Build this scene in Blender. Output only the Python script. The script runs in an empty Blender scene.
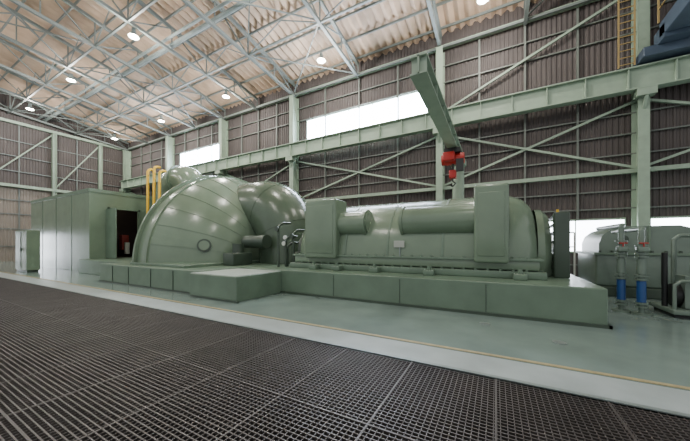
import bpy, bmesh, math, random
from mathutils import Vector, Matrix
random.seed(3)
S=bpy.context.scene
def lin(c):
    o=[]
    for v in c:
        v/=255.0
        o.append(v/12.92 if v<=0.04045 else ((v+0.055)/1.055)**2.4)
    return (o[0],o[1],o[2],1)
def mat(name,col,rough=0.5,metal=0.0,var=0.12,scale=3.0,bump=0.0,bscale=40,emit=None,estr=0,spec=0.5):
    m=bpy.data.materials.new(name); m.use_nodes=True
    n=m.node_tree.nodes; l=m.node_tree.links
    b=n['Principled BSDF']; c=lin(col)
    b.inputs['Roughness'].default_value=rough; b.inputs['Metallic'].default_value=metal
    b.inputs['Specular IOR Level'].default_value=spec
    tc=n.new('ShaderNodeTexCoord')
    no=n.new('ShaderNodeTexNoise'); no.inputs['Scale'].default_value=scale; no.inputs['Detail'].default_value=6
    l.new(tc.outputs['Object'],no.inputs['Vector'])
    r=n.new('ShaderNodeValToRGB')
    r.color_ramp.elements[0].position=0.3; r.color_ramp.elements[1].position=0.7
    r.color_ramp.elements[0].color=tuple(x*(1-var) for x in c[:3])+(1,)
    r.color_ramp.elements[1].color=tuple(min(1,x*(1+var)) for x in c[:3])+(1,)
    l.new(no.outputs['Fac'],r.inputs['Fac']); l.new(r.outputs['Color'],b.inputs['Base Color'])
    if bump>0:
        n2=n.new('ShaderNodeTexNoise'); n2.inputs['Scale'].default_value=bscale; n2.inputs['Detail'].default_value=3
        l.new(tc.outputs['Object'],n2.inputs['Vector'])
        bp=n.new('ShaderNodeBump'); bp.inputs['Strength'].default_value=bump; bp.inputs['Distance'].default_value=0.02
        l.new(n2.outputs['Fac'],bp.inputs['Height']); l.new(bp.outputs['Normal'],b.inputs['Normal'])
    if emit:
        b.inputs['Emission Color'].default_value=lin(emit); b.inputs['Emission Strength'].default_value=estr
    return m
G  =mat('machine_green',(110,127,108),0.23,var=0.08,scale=1.5,bump=0.06,bscale=3)
GD =mat('machine_green_dark',(60,73,62),0.35,var=0.1)
GB =mat('base_green',(100,119,102),0.32,var=0.12,scale=2.0)
GE =mat('elbow_green_shaded',(76,91,75),0.25,var=0.08)  # darker than the machine green: the elbow's shading is put into the colour
GT =mat('step_top_lit',(166,175,167),0.35,var=0.06)  # paler than the base green: light on the step's top, painted in
STEEL=mat('steel_pale_green',(138,155,137),0.5,var=0.08)
TRUSS=mat('truss_paint',(100,107,104),0.55,var=0.08)
WALLM=mat('wall_cladding',(76,69,67),0.7,var=0.14,scale=0.6)
WALLL=mat('wall_cladding_light',(128,119,110),0.75,var=0.1,scale=0.6)
ROOFM=mat('roof_sheet',(176,152,131),0.8,var=0.22,scale=0.9)
FLOOR=mat('floor_paint',(114,130,125),0.15,var=0.14,scale=1.2,bump=0.03,bscale=6)
STRIP=mat('walkway_concrete',(156,165,165),0.28,var=0.12,scale=2)
TAN=mat('line_tan',(150,138,100),0.6,var=0.15,scale=8)
GRATE=mat('grating_steel',(70,65,63),0.5,metal=0.3,var=0.2,scale=2)
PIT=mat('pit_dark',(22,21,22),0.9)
BLACK=mat('black_rubber',(26,28,28),0.5)
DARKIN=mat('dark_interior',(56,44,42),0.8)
WHITE=mat('white_paint',(215,218,212),0.4,var=0.02)
PLATE=mat('plate_grey',(166,170,162),0.35,var=0.02)
GREY=mat('grey_metal',(130,140,138),0.35,metal=0.3)
RED=mat('red_paint',(176,36,30),0.4)
BLUE=mat('valve_blue',(34,72,126),0.35)
CRBLUE=mat('crane_blue',(60,74,90),0.5)
YEL=mat('yellow_paint',(222,178,40),0.4)
TANP=mat('ladder_tan',(150,128,84),0.5)
WIN=mat('window_frosted',(240,245,250),0.3,emit=(222,234,255),estr=75)
WINL=mat('window_lower',(240,245,250),0.3,emit=(238,246,255),estr=14.0)
LAMP=mat('lamp_glow',(255,250,235),0.3,emit=(255,244,215),estr=150)
PUMPG=mat('pump_green',(104,119,108),0.35)

class MB:
    def __init__(s): s.bm=bmesh.new()
    def box(s,x0,x1,y0,y1,z0,z1,bev=0,seg=3):
        r=bmesh.ops.create_cube(s.bm,size=1.0)
        vs=r['verts']
        bmesh.ops.scale(s.bm,vec=(x1-x0,y1-y0,z1-z0),verts=vs)
        bmesh.ops.translate(s.bm,vec=((x0+x1)/2,(y0+y1)/2,(z0+z1)/2),verts=vs)
        if bev>0:
            es=list({e for v in vs for e in v.link_edges})
            bmesh.ops.bevel(s.bm,geom=es,offset=bev,segments=seg,affect='EDGES',profile=0.5)
        return s
    def bar(s,a,b,w,h=None,up=(0,0,1)):
        h=h or w
        a=Vector(a);b=Vector(b);d=b-a;L=d.length
        if L<1e-5:return s
        d.normalize();u=Vector(up)
        if abs(d.dot(u))>0.98:u=Vector((1,0,0))
        sd=d.cross(u).normalized();u2=sd.cross(d).normalized()
        vs=[]
        for p in (a,b):
            for i,j in ((-1,-1),(1,-1),(1,1),(-1,1)):
                vs.append(s.bm.verts.new(p+sd*(i*w/2)+u2*(j*h/2)))
        f=s.bm.faces.new
        f(vs[0:4][::-1]);f(vs[4:8])
        for i in range(4):
            j=(i+1)%4
            f((vs[i],vs[j],vs[4+j],vs[4+i]))
        return s
    def ibeam(s,a,b,w,h,t=0.04):
        a=Vector(a);b=Vector(b);o=Vector((0,0,h/2-t/2))
        s.bar(a,b,t,h-0.01); s.bar(a+o,b+o,w,t); s.bar(a-o,b-o,w,t)
        return s
    def post(s,x,y,z0,z1,w,dp,t=0.03):
        s.box(x-w/2,x+w/2,y-dp/2,y-dp/2+t,z0,z1); s.box(x-w/2,x+w/2,y+dp/2-t,y+dp/2,z0,z1)
        s.box(x-t/2,x+t/2,y-dp/2+t,y+dp/2-t,z0,z1); return s
    def cyl(s,a,b,r,r2=None,n=32,cap=True):
        r2=r if r2 is None else r2
        a=Vector(a);b=Vector(b);d=(b-a).normalized()
        u=Vector((0,0,1)) if abs(d.z)<0.95 else Vector((1,0,0))
        e1=d.cross(u).normalized();e2=d.cross(e1).normalized()
        A=[];B=[]
        for i in range(n):
            t=2*math.pi*i/n;v=e1*math.cos(t)+e2*math.sin(t)
            A.append(s.bm.verts.new(a+v*r));B.append(s.bm.verts.new(b+v*r2))
        for i in range(n):
            j=(i+1)%n;s.bm.faces.new((A[i],A[j],B[j],B[i]))
        if cap:
            s.bm.faces.new(A[::-1]);s.bm.faces.new(B)
        return s
    def tube(s,pts,r,n=24,cap=True):
        pts=[Vector(p) for p in pts];rings=[];prev=None
        rs=r if isinstance(r,(list,tuple)) else [r]*len(pts)
        for k,p in enumerate(pts):
            if k==0:d=pts[1]-p
            elif k==len(pts)-1:d=p-pts[k-1]
            else:d=(pts[k+1]-p).normalized()+(p-pts[k-1]).normalized()
            d.normalize()
            if prev is None:
                u=Vector((0,0,1)) if abs(d.z)<0.9 else Vector((0,1,0))
                e1=d.cross(u).normalized()
            else:
                e1=(prev-d*prev.dot(d)).normalized()
            prev=e1;e2=d.cross(e1)
            rings.append([s.bm.verts.new(p+(e1*math.cos(2*math.pi*i/n)+e2*math.sin(2*math.pi*i/n))*rs[k]) for i in range(n)])
        for a,b in zip(rings,rings[1:]):
            for i in range(n):
                j=(i+1)%n;s.bm.faces.new((a[i],a[j],b[j],b[i]))
        if cap:
            s.bm.faces.new(rings[0][::-1]);s.bm.faces.new(rings[-1])
        return s
    def rev(s,prof,yc,zc,a0=0,a1=math.pi,n=48,sy=1,sz=1):
        R=[]
        for x,r in prof:
            R.append([s.bm.verts.new((x,yc+sy*r*math.cos(a0+(a1-a0)*i/n),zc+sz*r*math.sin(a0+(a1-a0)*i/n))) for i in range(n+1)])
        for a,b in zip(R,R[1:]):
            for i in range(n):
                try:s.bm.faces.new((a[i],a[i+1],b[i+1],b[i]))
                except:pass
        return s
    def done(s,name,m,parent=None,smooth=False):
        bmesh.ops.remove_doubles(s.bm,verts=s.bm.verts,dist=1e-5)
        bmesh.ops.recalc_face_normals(s.bm,faces=s.bm.faces)
        me=bpy.data.meshes.new(name);s.bm.to_mesh(me);s.bm.free()
        if smooth:
            me.polygons.foreach_set('use_smooth',[True]*len(me.polygons))
            try:me.set_sharp_from_angle(angle=math.radians(35))
            except Exception:pass
        me.materials.append(m)
        o=bpy.data.objects.new(name,me);S.collection.objects.link(o)
        if parent:o.parent=parent
        return o
def grp(name):
    e=bpy.data.objects.new(name,None);S.collection.objects.link(e);e.empty_display_size=0.2;return e
def arc(c,r,a0,a1,n,plane='xz'):
    out=[]
    for i in range(n+1):
        t=math.radians(a0+(a1-a0)*i/n)
        if plane=='xz':out.append((c[0]+r*math.cos(t),c[1],c[2]+r*math.sin(t)))
        elif plane=='yz':out.append((c[0],c[1]+r*math.cos(t),c[2]+r*math.sin(t)))
        else:out.append((c[0]+r*math.cos(t),c[1]+r*math.sin(t),c[2]))
    return out

XL,XR,YB=-39.5,13.0,17.0
def roofz(y): return 13.9+0.17*(YB-y)
def chordz(y): return 12.75+0.09*(YB-y)

# ---------- cladding -------------
def corr(mb,axis,fix,u0,u1,z0,z1,pitch=0.2,dep=0.035,sg=-1):
    n=max(1,int(round((u1-u0)/pitch)))
    p=(u1-u0)/n;pts=[]
    for i in range(n):
        b=u0+i*p
        pts+= [(b,0),(b+p*0.35,0),(b+p*0.5,dep),(b+p*0.85,dep)]
    pts.append((u1,0));prev=None
    for u,o in pts:
        q=fix+sg*o
        P=(lambda z:(u,q,z)) if axis=='x' else (lambda z:(q,u,z))
        a=mb.bm.verts.new(P(z0));b=mb.bm.verts.new(P(z1))
        if prev:mb.bm.faces.new((prev[0],a,b,prev[1]))
        prev=(a,b)
def wall(mb,axis,fix,u0,u1,z0,z1,holes,sg):
    us=sorted({u0,u1}|{h[0] for h in holes}|{h[1] for h in holes})
    for a,b in zip(us,us[1:]):
        hs=sorted([(h[2],h[3]) for h in holes if h[0]<=a+1e-6 and h[1]>=b-1e-6])
        z=z0
        for p,q in hs:
            if p>z:corr(mb,axis,fix,a,b,z,p,sg=sg)
            z=q
        if z<z1:corr(mb,axis,fix,a,b,z,z1,sg=sg)
UP=[(-12.5,-3.6,9.3,10.85),(-28.6,-22.2,9.3,10.85)]
LO=[(1.6,5.1,1.25,2.7),(5.9,12.4,1.25,2.7)]
mb=MB();wall(mb,'x',YB,XL,XR,0,14.2,UP+LO,-1);mb.done('wall_back',WALLM)
mb=MB()
wall(mb,'y',XL,-6,YB,7.0,17.6,[],1);mb.done('wall_left',WALLM)
mb=MB();wall(mb,'y',XL,-6,YB,0,6.98,[(3.2,6.2,0.0,2.6)],1)
mb.done('wall_left_lower',WALLL)  # lower cladding of the left wall
k=0
for (a,b,p,q),m in [(UP[0],WIN),(UP[1],WIN),(LO[0],WINL),(LO[1],WINL)]:
    k+=1;g=grp('window_%d'%k)
    MB().box(a,b,YB+0.02,YB+0.05,p,q).done('pane',m,g)
    f=MB()
    f.box(a,b,YB-0.1,YB+0.01,p-0.08,p);f.box(a,b,YB-0.1,YB+0.01,q,q+0.08)
    nn=max(2,int((b-a)/1.5))
    for i in range(nn+1):
        x=a+(b-a)*i/nn;f.box(x-0.02,x+0.02,YB-0.06,YB+0.01,p,q)
    f.done('frame',STEEL,g)
g=grp('window_5');MB().box(XL-0.05,XL-0.02,3.2,6.2,0,2.6).done('pane',WINL,g)
f=MB();f.box(XL,XL+0.08,3.1,3.2,0,2.7).box(XL,XL+0.08,6.2,6.3,0,2.7).box(XL,XL+0.08,3.2,6.2,2.6,2.7);f.done('frame',STEEL,g)

# ---------- roof ----------
mb=MB();pitch=0.5;n=int((XR-XL)/pitch);prev=None
for i in range(n*6+1):
    x=XL+i*pitch/6;o=0.10*math.cos(2*math.pi*i/6)
    row=[mb.bm.verts.new((x,y,roofz(y)+o)) for y in (YB,-6)]
    if prev:mb.bm.faces.new((prev[0],row[0],row[1],prev[1]))
    prev=row
mb.done('ceiling',ROOFM,smooth=True)
mb=MB()
y=16.4
while y>-6:
    mb.bar((XL+.1,y,roofz(y)-0.17),(XR,y,roofz(y)-0.17),0.07,0.13);y-=1.4
mb.done('roof_purlins',TRUSS)
cols=[5.45,-2.8,-13.4,-21.4,-29.7,-38.6]
tr=[9.6,5.45,1.3,-2.8,-8.1,-13.4,-17.4,-21.4,-25.5,-29.7,-34,-38.6]
mb=MB()
for x in tr:
    w=0.16
    Y=[16.7-i*2.3 for i in range(10)]
    mb.bar((x,16.7,roofz(16.7)-0.35),(x,-6,roofz(-6)-0.35),w,0.18)
    mb.bar((x,16.7,chordz(16.7)),(x,-6,chordz(-6)),w,0.16)
    for i,yy in enumerate(Y):
        mb.bar((x,yy,chordz(yy)),(x,yy,roofz(yy)-0.35),0.06)
        if i+1<len(Y):
            y2=Y[i+1]
            if i%2==0:mb.bar((x,yy,chordz(yy)),(x,y2,roofz(y2)-0.35),0.06)
            else:mb.bar((x,yy,roofz(yy)-0.35),(x,y2,chordz(y2)),0.06)
mb.done('roof_trusses',TRUSS)
mb=MB()
for yy in (16.5,12.1,7.5,2.9,-1.7):
    z=chordz(yy);zt=roofz(yy)-0.4
    mb.bar((XL+.1,yy,z),(XR,yy,z),0.1)
for yy in (12.1,7.5):
    z=chordz(yy);zt=roofz(yy)-0.4
    for a,b in zip(tr,tr[1:]):
        m_=(a+b)/2
        mb.bar((a,yy,z),(m_,yy,zt),0.05);mb.bar((m_,yy,zt),(b,yy,z),0.05)
for i,(a,b) in enumerate(zip(tr,tr[1:])):
    if i%3!=1: continue
    for y0,y1 in ((16.5,12.1),(12.1,7.5),(7.5,2.9)):
        mb.bar((a,y0,chordz(y0)+.1),(b,y1,chordz(y1)+.1),0.06);mb.bar((b,y0,chordz(y0)+.16),(a,y1,chordz(y1)+.16),0.06)
mb.done('roof_bracing',TRUSS)
mb=MB()
for yy,r in ((9.8,0.12),(9.4,0.08)):
    mb.tube([(XL+.2,yy,chordz(yy)+0.35),(XR,yy,chordz(yy)+0.35)],r,n=10)
mb.done('ceiling_conduit',GREY,smooth=True)

# ---------- wall steelwork ----------
mb=MB()
for x in cols:
    mb.post(x,16.55,0,12.7,0.36,0.7,0.05)
    mb.box(x-0.3,x+0.3,15.9,16.3,7.75,8.05)
    mb.bar((x,16.3,7.2),(x,15.95,7.75),0.1)
mb.done('wall_columns',STEEL)
mb=MB();
for z in [0.6,2.0,3.2,4.0,5.6,6.5,7.4,8.6,9.15,10.95,11.9]:
    spans=[(XL+.1,XR)]
    if 1.25<z<2.7: spans=[(XL+.1,1.5)]
    for a,b in spans: mb.box(a,b,16.84,16.93,z-0.03,z+0.03)
for x in [9.6,7.5,3.4,1.3,-0.8,-5.4,-8.1,-10.8,-15.4,-17.4,-19.4,-23.4,-25.5,-27.6,-31.8,-34,-36]:
    mb.box(x-0.04,x+0.04,16.8,16.9,2.75 if x>1.5 else 0,13)
mb.done('wall_girts',mat('girt_paint',(98,103,97),0.5))
mb=MB()
for z in (4.8,12.9): mb.box(XL+.1,XR,16.6,16.8,z-0.09,z+0.09)
mb.done('wall_tie_beams',STEEL)
mb=MB()
cc=[13.7]+cols
for a,b in zip(cc,cc[1:]):
    mb.bar((a,16.7,4.9),(b,16.7,7.9),0.1);mb.bar((b,16.75,4.9),(a,16.75,7.9),0.1)
    if not (b<-2.9 and a>-14) and not(b<-21.5 and a>-30):
        mb.bar((a,16.7,12.8),(b,16.7,9.1),0.1)
mb.done('wall_bracing',STEEL)
mb=MB()
for yy in (-3,1.5,6.0,10.5,14.2):
    mb.post(XL+0.35,yy,0,12.8,0.34,0.3)
for z in (7.0,): mb.box(XL+.1,XL+.5,-6,16.4,z-0.13,z+0.13)
mb.box(XL+.1,XL+.4,-6,16.4,12.75,13.0)
mb.bar((XL+.25,6,7.1),(XL+.25,10.5,12.7),0.1);mb.bar((XL+.25,10.5,7.1),(XL+.25,14.2,12.7),0.1)
mb.done('wall_left_steelwork',STEEL)
mb=MB()
for z in (1.4,3.0,4.4,5.7,8.4,9.8,11.2,14.2): mb.box(XL+.08,XL+.15,-6,16.4,z-0.04,z+0.04)
for yy in (-1,3.1,8.2,12.3): mb.box(XL+.08,XL+.16,yy-.04,yy+.04,2.8,12.8)
mb.done('wall_left_girts',TRUSS)

# crane runway girder
g=grp('crane_runway_girder')
mb=MB();mb.ibeam((XL+0.6,16.1,8.52),(XR,16.1,8.52),0.42,0.95,0.05)
x=XL+1
while x<XR:
    mb.box(x-0.02,x+0.02,15.93,16.07,8.1,8.95);x+=1.4
mb.done('beam',STEEL,g)
MB().box(XL+.6,XR,16.06,16.14,9.0,9.08).done('rail',GREY,g)

# overhead crane bridge
g=grp('overhead_crane')
mb=MB();mb.box(5.6,6.5,-6,15.4,9.6,10.2,0.03);mb.box(5.2,7.4,15.5,16.5,9.12,9.5,0.03);mb.box(5.6,6.5,15.0,15.8,9.45,10.0)
mb.done('bridge',CRBLUE,g)
mb=MB()
for yy in [15.3-i*1.2 for i in range(17)]:
    mb.bar((5.55,yy,10.2),(5.55,yy,11.2),0.05)
mb.bar((5.55,15.3,11.2),(5.55,-5,11.2),0.05);mb.bar((5.55,15.3,10.7),(5.55,-5,10.7),0.04)
mb.done('handrail',TANP,g)
mb=MB();mb.bar((4.6,16.0,9.1),(4.6,16.0,13.2),0.05);mb.bar((5.1,16.0,9.1),(5.1,16.0,13.2),0.05)
z=9.2
while z<13.2: mb.bar((4.6,16,z),(5.1,16,z),0.035);z+=0.3
mb.done('access_ladder',TANP)

# ---------- floor ----------
MB().box(XL-0.1,XR,3.75,YB+0.1,-0.3,0).done('floor',FLOOR)
MB().box(XL,XR,3.82,4.42,0.0,0.006).done('walkway_strip',STRIP)
MB().box(XL,XR,4.47,4.54,0.0,0.008).done('floor_line',TAN)
MB().box(XL,XR,3.75,3.81,-0.1,0.012).done('trim_2',GREY)
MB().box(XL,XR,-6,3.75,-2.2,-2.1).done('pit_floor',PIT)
mb=MB();G0,G1=-3.0,3.74
x=XL+0.1
while x<6:
    mb.bar((x,G0,-0.02),(x,G1,-0.02),0.008,0.035);x+=0.055
y=G0
while y<G1:
    mb.bar((XL+.1,y,-0.02),(6,y,-0.02),0.012,0.04);y+=0.05
mb.done('floor_grating',GRATE)
mb=MB()
x=5.0
while x>XL+1:
    mb.bar((x,G0,-0.02),(x,G1,-0.02),0.02,0.045);x-=1.0
for y in (-2.0,-0.5,0.75,2.25): mb.bar((XL+.1,y,-0.018),(6,y,-0.018),0.02,0.045)
mb.done('grating_frame',GRATE)
mb=MB()
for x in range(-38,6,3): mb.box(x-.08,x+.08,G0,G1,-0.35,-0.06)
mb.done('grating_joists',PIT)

# ---------- foundations ----------
g=grp('machine_foundation')
mb=MB()
mb.box(-8.0,1.87,7.0,12.8,0.0,0.75,0.03)
mb.box(-15.1,-8.25,5.45,14.9,0.0,0.75,0.03)
mb.done('plinth',GB,g)
MB().box(-8.3,-6.2,5.2,7.05,0,0.70,0.02).done('step_block',GB,g)
MB().box(-8.27,-6.23,5.23,7.0,0.70,0.715).done('step_top',GT,g)  # thin pale sheet painting the block's top as lit
mb=MB()
mb.box(-8.0,1.92,6.95,7.0,0.0,0.06);mb.box(1.87,1.92,6.95,12.8,0,0.06)
for x in (-4.2,-2.2,-0.2): mb.box(x-.006,x+.006,6.99,7.0,0.06,0.69)
mb.done('plinth_trim',GD,g)
mb=MB();mb.box(-8.2,-6.1,5.15,5.21,0,0.05);mb.box(-15.1,-8.3,5.40,5.46,0,0.05)
for x in (-9.6,-11,-12.6,-13.9): mb.box(x-.01,x+.01,5.43,5.46,0.05,0.7)
mb.done('skirt',GD,g)

# ---------- generator ----------
g=grp('turbine_generator')
yc=9.85
mb=MB()
prof=[(-6.5,0.0),(-6.5,1.25),(-6.45,1.5),(-6.33,1.68),(-6.15,1.8),(-5.9,1.86),(0.1,1.86),(0.4,1.81),(0.65,1.7),(0.84,1.5),(0.94,1.25),(0.95,0.0)]
mb.rev(prof,yc,1.22,0,math.pi,n=64)
mb.done('upper_casing',G,g,True)
mb=MB();mb.box(-6.45,0.92,7.98,11.72,0.95,1.22,0.04)
mb.done('lower_casing',G,g,True)
mb=MB();mb.box(-6.6,1.05,7.9,11.8,0.75,0.93,0.02)
mb.box(-6.5,0.98,7.93,11.77,1.18,1.24,0.01)
for x in (-4.35,-2.9,-1.3): mb.rev([(x-.03,1.86),(x-.03,1.875),(x+.03,1.875),(x+.03,1.86)],yc,1.22)
mb.done('casing_flanges',GB,g,True)
mb=MB()
x=-6.35
while x<0.9:
    mb.cyl((x,7.97,1.24),(x,7.97,1.28),0.025,n=6);mb.cyl((x,7.93,0.93),(x,7.93,0.97),0.03,n=6);x+=0.28
mb.done('flange_bolts',GB,g)
mb=MB()
for a,b in ((-5.85,-4.6),(-0.5,0.28)):
    mb.box(a,b,7.78,8.6,1.12,3.1,0.07,4)
    mb.box(a+.1,b-.1,7.76,7.79,1.3,2.9,0.01)
    mb.box(a,b,11.1,11.9,1.12,3.1,0.07,4)
mb.done('cooler_towers',G,g,True)
mb=MB()
mb.cyl((-4.65,8.3,2.28),(-3.65,8.3,2.28),0.40,n=40);mb.cyl((-3.72,8.3,2.28),(-3.64,8.3,2.28),0.43,n=40)
mb.cyl((-0.45,8.3,2.28),(-2.45,8.3,2.28),0.42,n=40);mb.cyl((-2.42,8.3,2.28),(-2.5,8.3,2.28),0.45,n=40)
mb.cyl((-2.5,8.3,2.28),(-2.54,8.3,2.28),0.36,n=40);mb.cyl((-3.64,8.3,2.28),(-3.6,8.3,2.28),0.34,n=40)
mb.done('cooler_drums',G,g,True)
mb=MB()
mb.rev([(0.95,1.25),(1.1,1.25),(1.25,1.1),(1.3,0.0)],yc,1.35,0,2*math.pi,n=48)
mb.box(0.95,1.6,9.1,10.6,0.75,1.35,0.05)
mb.done('end_bell',G,g,True)
mb=MB()
for i in range(7):
    z=1.0+i*0.22;mb.tube([(1.32,8.7,z),(1.38,9.8,z),(1.32,10.9,z)],0.045,n=8)
mb.box(1.28,1.6,8.6,8.85,0.75,2.4,0.03)
mb.done('end_pipes',GD,g,True)
mb=MB();mb.box(-2.68,-2.36,7.955,7.975,1.50,1.70);mb.done('nameplate',PLATE,g)
MB().bar((-2.5,7.98,1.2),(-2.5,7.98,1.7),0.03).done('nameplate_stand',GREY,g)
mb=MB()
for x in (-5.4,-4.5,-3.2,-1.6,0.5):
    mb.box(x-.14,x+.14,7.6,7.85,0.75,0.9,0.02);mb.cyl((x,7.7,0.9),(x,7.7,1.0),0.05,n=12)
mb.done('anchor_blocks',GB,g,True)

# ---------- LP turbine hood ----------
g=grp('steam_turbine_hood')
hy,hz=10.35,0.75
mb=MB()
dome=[(-12.3,4.34),(-11.9,4.2),(-11.5,4.0),(-11.1,3.74),(-10.7,3.43),(-10.35,3.08),(-10.05,2.65),(-9.85,2.2)]
hp=[(-15.8,0.0),(-15.8,2.2),(-13.7,4.1),(-13.2,4.38),(-12.4,4.38)]+dome+[(-9.8,0.0)]
mb.rev(hp,hy,hz,n=96)
mb.done('hood_shell',G,g,True)
mb=MB()
mb.rev([(-13.25,4.38),(-13.25,4.50),(-13.12,4.50),(-13.12,4.38)],hy,hz,n=96)
mb.rev([(-12.42,4.37),(-12.42,4.42),(-12.34,4.42),(-12.34,4.33)],hy,hz,n=96)
for k in range(0,17):
    t=math.pi*(k+.001)/16
    c,s_=math.cos(t),math.sin(t)
    p=lambda q:(q[0],hy+q[1]*c,hz+q[1]*s_)
    for q1,q2 in zip(dome,dome[1:]):
        mb.bar(p(q1),p(q2),0.025,0.035,up=(0.3,c,s_))
mb.done('hood_ribs',G,g,True)
mb=MB();mb.box(-13.4,-9.6,5.85,14.85,0.75,0.85,0.02);mb.done('hood_flange',GB,g)
mb=MB()
t=math.radians(166)
def dp(a,x,off=0):
    for (x0,r0),(x1,r1) in zip(dome,dome[1:]):
        if x0<=x<=x1:
            r=r0+(r1-r0)*(x-x0)/(x1-x0);nx=(r0-r1);nr=(x1-x0);L=math.hypot(nx,nr);nx/=L;nr/=L
            return Vector((x+off*nx,hy+(r+off*nr)*math.cos(a),hz+(r+off*nr)*math.sin(a)))
mb.cyl(dp(t,-10.5,-0.05),dp(t,-10.5,0.07),0.27,n=28)
mb.done('manhole_ring',GD,g,True)
mb=MB();mb.cyl(dp(t,-10.5,0.07),dp(t,-10.5,0.10),0.2,n=28);mb.done('manhole_cover',G,g,True)
mb=MB()
pts=[(-12.0,hy,3.27),(-10.4,hy,3.27)]+arc((-10.3,hy,1.55),1.72,90,0,22)+[(-8.58,hy,0.76)]
mb.tube(pts,1.46,n=64)
mb.done('exhaust_elbow',GE,g,True)  # shade carried by the darker green
mb=MB()
for k,a in enumerate((66,22)):
    t=math.radians(a);c=Vector((-10.3+1.72*math.cos(t),hy,1.55+1.72*math.sin(t)));d=Vector((math.sin(t),0,-math.cos(t)))
    mb.cyl(c-d*.015,c+d*.015,1.472,n=64)
mb.done('elbow_seams',GE,g,True)
mb=MB()
mb.box(-9.5,-8.9,7.3,8.3,0.75,1.25,0.05);mb.cyl((-9.2,7.8,1.25),(-9.2,7.8,1.6),0.22,n=20)
mb.cyl((-9.5,8.5,1.7),(-8.3,8.5,1.7),0.28,n=24)
mb.done('relief_valve',GD,g,True)
g=grp('bearing_housing')
mb=MB();mb.box(-7.1,-6.68,8.6,11.4,0.75,1.3,0.05)
mb.rev([(-7.1,0),(-7.1,0.95),(-7.05,1.0),(-6.75,1.0),(-6.68,0.95),(-6.68,0)],hy-.4,1.3,n=32)
mb.done('housing',GD,g,True)
mb=MB()
for i,(x,yy) in enumerate(((-7.05,8.3),(-6.95,8.1),(-6.75,8.3),(-7.05,7.8))):
    h=1.5+0.25*i
    mb.tube([(x,yy,0.75),(x,yy,h)]+[(x+.05,yy+.15,h+.12),(x+.05,yy+.6,h+.15)],0.045,n=8)
    mb.cyl((x,yy-.05,h-.1),(x,yy-.12,h-.1),0.09,n=16)
mb.done('oil_pipes',GD,g,True)
mb=MB();mb.cyl((-6.95,8.0,1.62),(-6.95,7.95,1.62),0.08,n=16);mb.cyl((-7.05,8.18,1.85),(-7.05,8.14,1.85),0.08,n=16);mb.done('gauges',WHITE,g)

# crossover pipes
g=grp('crossover_pipe')
mb=MB()
for yy,zt in ((10.8,5.75),(12.9,5.6)):
    pts=[(-19.4,yy,0.75),(-19.4,yy,zt-1.1)]+arc((-18.3,yy,zt-1.1),1.1,180,90,12)+[(-17.8,yy,zt)]+arc((-17.8,yy,zt-1.1),1.1,90,0,12)+[(-16.7,yy,0.75)]
    mb.tube(pts,0.86,n=36)
mb.done('pipe',G,g,True)
mb=MB()
for yy,zt in ((10.8,5.75),(12.9,5.6)):
    mb.cyl((-18.15,yy,zt),(-18.0,yy,zt),0.96,n=32)
mb.done('pipe_flanges',GB,g,True)
g=grp('yellow_pipework')
mb=MB()
for x,yy,zt in ((-18.7,9.1,6.2),(-18.1,9.15,6.3),(-17.6,9.2,6.0)):
    mb.tube([(x,yy,0.76),(x,yy,zt-.2),(x,yy+.06,zt-.06),(x,yy+.2,zt),(x,yy+.35,zt)],0.075,n=12)
mb.done('pipes',YEL,g,True)
MB().box(-20.3,-15.15,6.4,13.5,0,0.74,0.02).done('turbine_platform',GB)

# ---------- enclosure ----------
g=grp('turbine_enclosure')
bx0,bx1,by0,by1,bz=-30.3,-20.4,6.9,13.0,4.7
mb=MB()
mb.box(bx0,bx1,by0,by0+.1,0,bz);mb.box(bx0,bx0+.1,by0+.1,by1,0,bz);mb.box(bx0,bx1,by1,by1+.1,0,bz)
mb.box(bx0,bx1,by0,by1,bz,bz+.08)
mb.box(bx1-.1,bx1,by0+.1,7.85,0,bz);mb.box(bx1-.1,bx1,9.35,by1,0,bz);mb.box(bx1-.1,bx1,7.85,9.35,0,0.75);mb.box(bx1-.1,bx1,7.85,9.35,3.7,bz)
mb.done('shell',G,g)
mb=MB()
for x in (-22.9,-25.4,-27.9): mb.box(x-.02,x+.02,by0-.015,by0,0,bz)
mb.box(bx0-.03,bx1+.03,by0-.03,by0,bz-.1,bz+.1);mb.box(bx1,bx1+.03,by0,by1,bz-.1,bz+.1)
mb.box(bx1,bx1+.06,7.75,7.85,.75,3.8);mb.box(bx1,bx1+.06,9.35,9.45,.75,3.8);mb.box(bx1,bx1+.06,7.75,9.45,3.7,3.8)
mb.done('seams_and_frame',GB,g)
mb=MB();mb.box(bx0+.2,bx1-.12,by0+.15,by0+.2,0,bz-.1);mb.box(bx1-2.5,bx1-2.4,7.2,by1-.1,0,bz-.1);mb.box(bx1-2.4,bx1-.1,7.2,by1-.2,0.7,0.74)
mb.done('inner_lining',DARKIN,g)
mb=MB();mb.box(bx1-1.9,bx1-1.5,9.1,9.5,1.2,2.2,0.03)
mb.bar((bx1-.6,8.1,.75),(bx1-.6,8.1,3.0),.06);mb.bar((bx1-.6,8.1,3.0),(bx1-1.8,8.1,3.0),.06);mb.bar((bx1-1.4,8.3,.75),(bx1-1.4,8.3,2.2),.1)
mb.done('inner_panel',mat('panel_maroon',(110,40,36),0.5),g)
mb=MB();mb.box(bx1-1.0,bx1-.8,9.0,9.25,0.95,1.7,0.03);mb.box(bx1,bx1+.05,9.55,9.8,2.2,2.6);mb.done('inner_cabinet',PLATE,g)
MB().box(bx1+.02,bx1+1.2,7.66,7.72,.78,3.68).done('door_leaf',GB,g)
L=bpy.data.lights.new('inner','POINT');L.energy=12;L.shadow_soft_size=0.1;L.color=(1,0.9,0.75)
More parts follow.
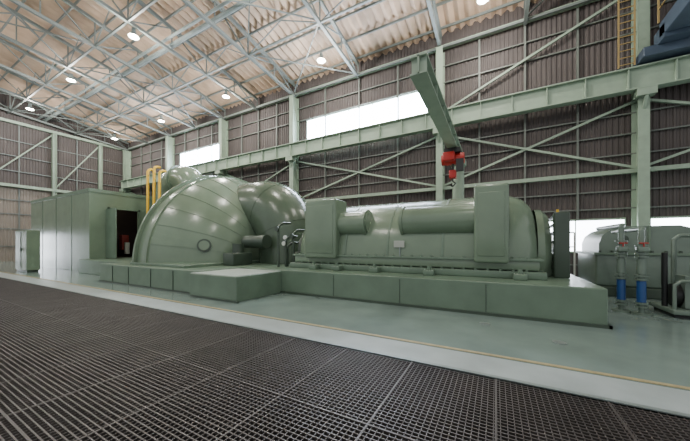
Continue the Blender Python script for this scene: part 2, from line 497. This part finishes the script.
lo=bpy.data.objects.new('inner_fill_light',L);S.collection.objects.link(lo);lo.location=(bx1-.9,8.9,4.2);lo.parent=g  # bare point light added to brighten the doorway interior, no fixture
g=grp('electrical_cabinet')
mb=MB();mb.box(-25.2,-23.2,5.1,5.65,0.1,2.4,0.03);mb.done('body',G,g)
mb=MB();mb.box(-25.1,-23.3,5.15,5.6,0,0.1);
mb.box(-24.21,-24.18,5.085,5.1,0.2,2.3)
mb.box(-24.1,-24.05,5.05,5.1,1.2,1.4)
mb.done('base_and_seams',GD,g)

# ---------- jib crane ----------
g=grp('jib_crane')
jx=-1.45
mb=MB()
mb.cyl((jx,13.0,0),(jx,13.0,5.1),0.24,n=24);mb.box(jx-.5,jx+.5,12.5,13.5,0,0.08)
mb.ibeam((jx,5.9,5.42),(jx,13.4,5.42),0.36,0.42,0.04)
mb.box(jx-.3,jx+.3,12.7,13.3,5.0,5.22)
for yy in (6,7.2,8.4,9.6,10.8,12): mb.box(jx-.16,jx+.16,yy-.02,yy+.02,5.25,5.6)
mb.done('mast_and_arm',STEEL,g)
mb=MB();mb.box(jx-.32,jx+.1,10.9,11.7,4.72,5.05,0.04);mb.cyl((jx-.4,11.3,4.85),(jx+.4,11.3,4.85),0.2,n=20)
mb.box(jx-.12,jx+.12,11.1,11.4,4.1,4.4,0.03)
mb.done('hoist_body',RED,g,True)
mb=MB();mb.box(jx-.28,jx+.28,11.0,11.6,5.03,5.2);mb.cyl((jx,11.3,4.4),(jx,11.3,4.75),0.04,n=8)
mb.box(jx+.15,jx+.4,10.95,11.1,4.3,4.75);mb.tube([(jx,11.25,4.1),(jx,11.25,4.0),(jx+.1,11.25,3.9),(jx,11.25,3.8),(jx-.1,11.25,3.85)],0.03,n=8)
mb.done('hoist_hardware',BLACK,g)

# ---------- right side equipment ----------
g=grp('feed_pump_turbine')
mb=MB();mb.box(2.75,5.3,11.4,13.6,0.3,1.3,0.06,3)
# arched upper half: rounded-shoulder profile in XZ, extruded along Y
prof=[(2.85,1.3),(2.85,1.62),(2.93,1.86),(3.12,2.04),(3.4,2.14),(4.6,2.14),(4.9,2.04),(5.1,1.86),(5.18,1.62),(5.18,1.3)]
F=[mb.bm.verts.new((x,11.5,z)) for x,z in prof];Bk=[mb.bm.verts.new((x,13.5,z)) for x,z in prof]
mb.bm.faces.new(F);mb.bm.faces.new(Bk[::-1])
for i in range(len(prof)-1): mb.bm.faces.new((F[i],Bk[i],Bk[i+1],F[i+1]))
mb.done('casing',PUMPG,g,True)
MB().box(2.6,5.5,11.3,13.8,0,0.3,0.03).done('skid',GD,g)
mb=MB();mb.box(2.7,5.35,11.35,13.65,1.27,1.34)
mb.box(3.95,4.0,11.46,11.5,1.34,2.12)
mb.done('flange',GB,g)
mb=MB()
for i in range(9): mb.cyl((2.85+i*.29,11.42,1.34),(2.85+i*.29,11.42,1.4),0.035,n=6)
for x in (3.3,4.2): mb.box(x-.01,x+.01,11.385,11.4,.4,1.25)
mb.cyl((3.4,11.5,1.75),(3.4,11.44,1.75),.12,n=20)
mb.done('bolts',GD,g)
def valve(x,y,nm,top):
    g=grp(nm)
    mb=MB();mb.cyl((x,y,0),(x,y,0.04),0.17,n=24);mb.cyl((x,y,0.04),(x,y,top),0.055,n=20)
    for z in (0.16,0.24,0.78,0.86,1.3,1.36,top-.3): mb.cyl((x,y,z),(x,y,z+.035),0.11,n=24)
    mb.cyl((x,y,0.92),(x,y,1.25),0.08,n=20)
    mb.box(x-.09,x+.09,y-.16,y+.05,1.42,1.54,.02)
    mb.tube([(x,y,top-.05),(x,y,top+.04),(x+.05,y+.1,top+.1),(x+.05,y+1.9,top+.1)],0.055,n=14)
    mb.done('pipe',PUMPG,g,True)
    mb=MB();mb.cyl((x,y,.28),(x,y,.76),0.08,n=20)
    mb.done('valve_sleeve',BLUE,g,True)
    mb=MB()
    zc=1.62
    ring=[(x+.07*math.cos(t),y-.12+.07*math.sin(t),zc) for t in [2*math.pi*i/20 for i in range(21)]]
    mb.tube(ring,0.012,n=8,cap=False);mb.cyl((x,y-.12,1.5),(x,y-.12,zc),.012,n=8)
    mb.bar((x-.07,y-.12,zc),(x+.07,y-.12,zc),.012);mb.bar((x,y-.19,zc),(x,y-.05,zc),.012)
    mb.done('handwheel',RED,g,True)
valve(2.62,8.95,'pipe_valve',1.95);valve(2.9,8.75,'pipe_valve.001',1.85)
g=grp('pump_unit')
mb=MB();mb.box(3.35,4.6,8.6,9.7,0.08,0.18,0.02);mb.box(3.9,4.6,8.7,9.4,0.9,1.2,0.04);mb.box(3.6,3.7,8.8,9.2,0.2,0.9)
mb.tube([(3.4,8.7,.18),(3.4,8.7,.7),(3.5,8.7,.8),(4.5,8.7,.8)],0.035,n=10);mb.tube([(3.7,9.5,.2),(3.7,9.5,1.7),(3.8,9.5,1.8),(4.6,9.5,1.8)],0.05,n=10)
mb.done('frame',PUMPG,g,True)
mb=MB();mb.cyl((3.5,9.1,0.45),(4.4,9.1,0.45),0.25,n=24)
for i in range(7): mb.cyl((3.6+i*.11,9.1,.45),(3.63+i*.11,9.1,.45),.28,n=24)
mb.box(3.4,4.6,8.7,9.6,0,0.08);mb.box(4.0,4.5,8.75,9.3,1.2,1.6,0.04);mb.cyl((3.4,9.1,.18),(3.4,9.1,1.4),.05);mb.done('motor',BLACK,g,True)
g=grp('guard_rail')
mb=MB()
for x,y in ((1.75,11.2),(1.75,12.3),(2.4,12.3)):
    mb.bar((x,y,0.75 if x<1.8 else 0),(x,y,2.0),0.045)
mb.bar((1.75,11.2,2.0),(1.75,12.3,2.0),0.045);mb.bar((1.75,12.3,2.0),(2.4,12.3,2.0),0.045);mb.bar((1.75,11.2,1.5),(1.75,12.3,1.5),0.04);mb.bar((1.75,12.3,1.5),(2.4,12.3,1.5),0.04)
mb.done('rails',WHITE,g)
mb=MB();mb.bar((1.72,11.0,0.75),(1.72,11.0,2.7),0.06);mb.bar((2.0,12.6,0),(2.0,12.6,2.6),0.06);mb.done('posts',YEL,g)
g=grp('control_box')
mb=MB();mb.box(1.9,2.3,13.2,13.6,0,1.7,0.03);mb.box(1.95,2.25,13.17,13.2,.2,1.6,.01);mb.done('box',GREY,g)
mb=MB();mb.cyl((0.9,5.6,0),(0.9,5.6,0.012),0.1,n=20);mb.cyl((-0.2,6.2,0),(-0.2,6.2,0.012),0.1,n=20);mb.done('floor_drain',GREY)

# ---------- lamps ----------
k=0
for x in (-0.5,-9.2,-17.7,-26.3,-35):
    for y in (-1.0,7.9,13.9):
        z=chordz(y)-0.45
        g=grp('high_bay_lamp' if k==0 else 'high_bay_lamp.%03d'%k);k+=1
        mb=MB();mb.cyl((x,y,z),(x,y,z+.28),0.26,0.1,n=20,cap=False);mb.cyl((x,y,z+.28),(x,y,z+.46),0.1,n=16)
        mb.done('shade',GREY,g,True)
        MB().cyl((x,y,z+.02),(x,y,z+.06),0.2,n=20).done('bulb',LAMP,g)
        L=bpy.data.lights.new('lamp','POINT');L.energy=850;L.shadow_soft_size=0.25;L.color=(1,0.97,0.9)
        lo=bpy.data.objects.new('light',L);S.collection.objects.link(lo);lo.location=(x,y,z-0.3);lo.parent=g

w=bpy.data.worlds.new('sky');S.world=w;w.use_nodes=True
bg=w.node_tree.nodes['Background'];bg.inputs[0].default_value=(0.95,0.98,1.0,1);bg.inputs[1].default_value=0.85

cam=bpy.data.cameras.new('camera');co=bpy.data.objects.new('camera',cam);S.collection.objects.link(co)
cam.sensor_width=36;cam.lens=277/690*36;cam.shift_y=23.5/690
co.location=(0,0,1.6);co.rotation_euler=(math.radians(90),0,math.radians(28.6))
cam.clip_start=0.05;cam.clip_end=300
S.camera=co
